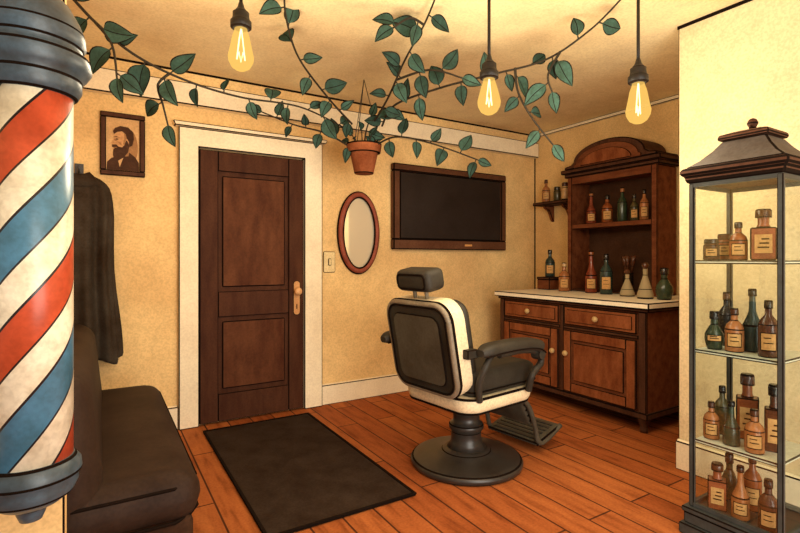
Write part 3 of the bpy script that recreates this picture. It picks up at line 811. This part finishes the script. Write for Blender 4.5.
row = [
    (0, 711, 2.36, .095, .032, 'jar', 'brown', 'dark', 1, 'short brown jar at the left of the case top shelf'),
    (0, 724, 2.45, .12, .03, 'jar', 'amber', 'brown', 1, 'amber jar behind, second on the case top shelf'),
    (0, 738, 2.36, .165, .034, 'round', 'amber', 'dark', 1, 'amber round bottle in the middle of the case top shelf'),
    (0, 763, 2.38, .215, .048, 'square', 'rose', 'brown', 1, 'large square rose bottle at the right of the case top shelf'),
    (1, 714, 2.36, .17, .038, 'pot', 'green', 'dark', 1, 'squat green bottle at the left of the case second shelf'),
    (1, 734, 2.37, .19, .036, 'round', 'tan', 'brown', 1, 'tan bottle with paper label, second on the case second shelf'),
    (1, 752, 2.44, .275, .038, 'slim', 'teal', 'dark', 0, 'tallest teal bottle on the case second shelf'),
    (1, 768, 2.36, .235, .036, 'tall', 'brown', 'dark', 1, 'brown tall bottle at the right of the case second shelf'),
    (1, 726, 2.51, .25, .034, 'tall', 'dark', 'brown', 0, 'near-black tall bottle at the back of the case second shelf'),
    (2, 711, 2.36, .165, .032, 'round', 'tan', 'brown', 1, 'tan bottle at the left of the case third shelf'),
    (2, 722, 2.47, .22, .034, 'tall', 'olive', 'dark', 0, 'olive tall bottle at the back of the case third shelf'),
    (2, 731, 2.35, .19, .033, 'slim', 'green', 'dark', 0, 'dark green slim bottle on the case third shelf'),
    (2, 747, 2.50, .29, .045, 'square', 'amber', 'brown', 1, 'large square amber bottle at the back of the case third shelf'),
    (2, 754, 2.34, .18, .036, 'round', 'tan', 'brown', 1, 'rounded tan bottle in front on the case third shelf'),
    (2, 774, 2.43, .28, .036, 'square', 'brown', 'dark', 1, 'square brown bottle at the right of the case third shelf'),
    (3, 717, 2.36, .20, .039, 'square', 'rose', 'brown', 1, 'square rose bottle at the left of the case bottom'),
    (3, 740, 2.35, .225, .034, 'slim', 'tan', 'dark', 1, 'tan slim bottle, second on the case bottom'),
    (3, 752, 2.48, .24, .036, 'tall', 'amber', 'brown', 1, 'amber bottle at the back of the case bottom'),
    (3, 768, 2.34, .21, .036, 'round', 'brown', 'dark', 1, 'brown round bottle at the right of the case bottom'),
    (3, 729, 2.50, .21, .034, 'pot', 'olive', 'dark', 0, 'squat olive bottle behind the others on the case bottom')]
for s, u, x, h, r, st, c, cp, pl, lab in row:
    p = at_x(u, 300, x); bottle(lab, p.x, p.y, SH[s] + .0005 if s < 3 else .126, h, r, st, c, cp, bool(pl), g[s])

# ------------------------------------------------------------------ pendant bulbs
def pendant(label, u, v_sock, v_bot, t_):
    p = at_t(u, v_bot, t_); s = t_ / F; zs = CH + (V0 - v_sock) * s; zb_ = p.z
    t = thing('pendant_bulb', label, 'pendant light', (p.x, p.y, zb_), 0, 'bare pendant bulbs')
    h = zs - zb_
    bm = bmesh.new(); add_tube(bm, [(0, 0, h + .02), (0, 0, (ZC - zb_) / 2), (0, 0, ZC - zb_ - .02)], .008, 8); obj('cord', bm, BLACK, t)
    bm = bmesh.new(); add_lathe(bm, [(.05, ZC - zb_ - .025, 1), (.05, ZC - zb_ - .001)], 20); obj('ceiling_rose', bm, BLACK, t)
    L = .095
    bm = bmesh.new(); add_lathe(bm, [(.036, h - L, 1), (.046, h - L + .006), (.046, h - L + .034, 1), (.040, h - L + .038), (.036, h - L + .055), (.036, h - .022, 1), (.028, h - .016), (.016, h), (.009, h + .025)], 20)
    obj('socket', bm, BLACK, t)
    b = h - L
    bm = bmesh.new(); add_lathe(bm, [(0, 0), (.02, .003), (.04, .016), (.054, .042), (.057, .065), (.05, .095), (.038, b - .035), (.029, b - .01), (.027, b + .005)], 28, cap=False)
    obj('glass_bulb', bm, BULBG, t)
    bm = bmesh.new()
    add_tube(bm, [(0, 0, b), (-.008, 0, b - .05), (-.018, .0, .05), (-.009, 0, .085), (0, 0, .04), (.009, 0, .085), (.018, 0, .05), (.008, 0, b - .05), (0.002, 0, b)], .003, 6)
    obj('filament', bm, FILA, t)
    l = bpy.data.lights.new('bulb_glow', 'POINT'); l.energy = 25; l.color = (1, .85, .60); l.shadow_soft_size = .18
    lo = bpy.data.objects.new('bulb_glow', l); C.objects.link(lo); lo.parent = t; lo.location = (0, 0, -.05)
pendant('bare glowing pendant bulb at the left, above the door', 241, 8, 71, 2.2)
pendant('bare glowing pendant bulb among the vines above the barber chair', 489, 60, 115, 2.4)
pendant('bare glowing pendant bulb at the right, in front of the hutch', 638, 64, 124, 2.35)

# ------------------------------------------------------------------ hanging plant and vines
def add_leaf(bm, base, d, nrm, L, W, mi=0, curl=.22):
    d = d.normalized(); side = d.cross(nrm).normalized(); up = side.cross(d).normalized()
    n = 9; e = min(.0058, W * .22); rows = []
    for i in range(n + 1):
        s = i / n
        w = W * (math.sin(PI * s ** .82) ** .8 if 0 < s < 1 else 0) * (1.08 - .25 * s)
        c = base + d * (L * s) - up * (L * curl * s * s) + side * (L * .05 * math.sin(PI * s))
        ww = max(w, .0012)
        wi = max(ww - e, ww * .55); wm = min(.0022, wi * .5)
        rows.append([bm.verts.new(c + side * k + up * abs(k) * .4) for k in (-ww, -wi, -wm, wm, wi, ww)])
    for i in range(n):
        for k in range(5):
            f = bm.faces.new((rows[i][k], rows[i][k + 1], rows[i + 1][k + 1], rows[i + 1][k]))
            f.material_index = 1 if k in (0, 2, 4) else mi
            f.smooth = True
VIEW = Vector((-.523, -.852, 0))
def vine_meshes(paths, origin, parent, step=.105, L=.125, seed=1, part=('stem', 'leaves'), r=.008, tuft=None):
    rnd = random.Random(seed)
    bs, bl = bmesh.new(), bmesh.new()
    for pts in paths:
        P = [at_t(*p) - origin for p in pts]; P = spline(P, 14)
        add_tube(bs, P, r, 6, taper=.6)
        acc, side = step * .6, 1
        for a, b in zip(P, P[1:]):
            acc += (b - a).length
            if acc < step: continue
            acc = rnd.uniform(-.02, .02); side = -side
            d = (b - a).normalized()
            nv = (VIEW + Vector((rnd.uniform(-.5, .5), rnd.uniform(-.3, .3), rnd.uniform(-.5, .35)))).normalized()
            out = d.cross(nv).normalized() * side
            dirn = (out * rnd.uniform(.7, 1.1) + d * rnd.uniform(-.1, .6) + Vector((0, 0, -.3))).normalized()
            nv = (nv - dirn * nv.dot(dirn)).normalized()
            l = L * rnd.uniform(.75, 1.2)
            pet = a + dirn * .02
            add_tube(bs, [a, pet], .004, 5)
            add_leaf(bl, pet, dirn, nv, l, l * rnd.uniform(.29, .38), 0 if rnd.random() < .6 else 2, rnd.uniform(.15, .4))
        d = (P[-1] - P[-2]).normalized()
        if P[-1].z + origin.z < 2.5:
            add_leaf(bl, P[-1], d, VIEW, L * .9, L * .28)
    if tuft:
        for k in range(tuft[0]):
            a = 2 * PI * k / tuft[0] + rnd.uniform(-.2, .2); rr = rnd.uniform(.03, .09)
            b0 = Vector((rr * math.cos(a), rr * math.sin(a), tuft[1]))
            b1 = b0 + Vector((math.cos(a) * .05, math.sin(a) * .05, rnd.uniform(.04, .11)))
            add_tube(bs, [b0, b1], .004, 5)
            dd = Vector((math.cos(a), math.sin(a), rnd.uniform(.1, .9))).normalized()
            nv = (VIEW + Vector((0, 0, .4))).normalized(); nv = (nv - dd * nv.dot(dd)).normalized()
            add_leaf(bl, b1, dd, nv, rnd.uniform(.06, .085), .026, 0 if k % 2 else 2)
    s = obj(part[0], bs, STEM, parent)
    l = obj(part[1], bl, (LEAF1, INK, LEAF2), s)
    return s
pp = at_t(364, 174, 3.75)
hp = thing('hanging_plant', 'brown terracotta pot of trailing ivy hanging below the ceiling trim', 'hanging plant', pp)
bm = bmesh.new(); add_lathe(bm, [(.07, 0, 1), (.075, .008), (.108, .165, 1), (.11, .17)], 32); pot = obj('pot', bm, TERRA, hp)
bm = bmesh.new(); add_lathe(bm, [(.11, .155, 1), (.127, .161), (.136, .216, 1), (.136, .227), (.118, .227), (.11, .19)], 32, cap=False); obj('rim', bm, TERRA2, pot)
bm = bmesh.new(); add_lathe(bm, [(0, .2), (.113, .2)], 32, cap=False); obj('soil', bm, SOIL, hp)
for k in range(3):
    a_ = R(90 + 120 * k)
    bm = bmesh.new(); add_tube(bm, [(.127 * math.cos(a_), .127 * math.sin(a_), .226), (0, 0, ZC - pp.z - .005)], .003, 6); obj('hanging_cord', bm, IRON, hp)
vine_meshes([[(372, 148, 3.72), (395, 137, 3.6), (430, 143, 3.5), (478, 160, 3.45)],
             [(352, 148, 3.72), (325, 133, 3.6), (295, 125, 3.5), (262, 112, 3.45)],
             [(364, 150, 3.75), (366, 132, 3.72), (371, 116, 3.68)]], pp, hp, .115, .115, seed=3, part=('trailing_stems', 'leaves'), r=.0075, tuft=(8, .195))
G = 'vines strung under the ceiling'
def vine(label, paths, seed):
    o = at_t(*paths[0][0])
    t = thing('ivy_vine', label, 'vine', o, 0, G)
    vine_meshes(paths, o, t, .125, .135, seed=seed)
vine('long ivy vine sweeping from the top left corner down to the pot',
     [[(62, -14, 2.44), (95, 22, 2.5), (135, 55, 2.6), (185, 80, 2.75), (240, 97, 2.95), (300, 107, 3.2), (345, 128, 3.55)],
      [(170, 73, 2.7), (158, 85, 2.7), (163, 105, 2.72), (168, 125, 2.74)],
      [(95, 22, 2.5), (112, 45, 2.5), (117, 78, 2.5)]], 11)
vine('long ivy vine rising from the pot to the ceiling above the hutch',
     [[(382, 126, 3.55), (395, 105, 3.35), (440, 88, 3.15), (490, 75, 3.0), (545, 60, 2.85), (590, 30, 2.68), (624, -4, 2.52)],
      [(515, 68, 2.93), (518, 92, 2.92), (532, 118, 2.92), (553, 145, 2.92)], [(560, 52, 2.8), (548, 75, 2.8), (552, 92, 2.8)]], 12)
vine('ivy vine climbing from the pot to the ceiling just right of the left bulb',
     [[(352, 124, 3.55), (330, 100, 3.3), (300, 60, 2.95), (287, 22, 2.68), (284, -8, 2.5)]], 13)
vine('ivy vine climbing from the pot to the ceiling left of the middle bulb',
     [[(374, 122, 3.5), (388, 98, 3.2), (404, 62, 2.95), (424, 25, 2.72), (437, -6, 2.5)],
      [(396, 80, 3.08), (430, 70, 2.95), (462, 78, 2.9)], [(424, 25, 2.72), (410, 18, 2.65), (393, 28, 2.62)]], 14)

# ------------------------------------------------------------------ lights, world, camera
w = bpy.data.worlds.new('World'); scene.world = w; w.use_nodes = True
bg = w.node_tree.nodes['Background']; bg.inputs[0].default_value = (1.0, .93, .83, 1); bg.inputs[1].default_value = .52
def area(name, loc, target, size, energy, col):
    l = bpy.data.lights.new(name, 'AREA'); l.energy = energy; l.size = size; l.color = col
    o = bpy.data.objects.new(name, l); C.objects.link(o); o.location = loc
    o.rotation_euler = (Vector(target) - Vector(loc)).to_track_quat('-Z', 'Y').to_euler()
area('added_room_fill', (.9, -.6, 2.45), (1.9, 2.6, .8), 1.6, 52, (1, .93, .82))  # unseen fill added near the camera to brighten the room; no fixture there
area('added_ceiling_fill', (1.2, -1.0, .8), (1.8, 2.8, 2.5), 1.8, 78, (1, .93, .82))  # added uplight behind the camera, out of view, only to lift the ceiling
cam = bpy.data.cameras.new('Camera'); co = bpy.data.objects.new('Camera', cam); C.objects.link(co)
cam.sensor_width = 36; cam.lens = F / 800 * 36; cam.shift_y = -(266.5 - V0) / 800
cam.clip_start = .05
co.location = (0, 0, CH); co.rotation_euler = (R(90), 0, -math.atan2(.523, .852))
scene.camera = co
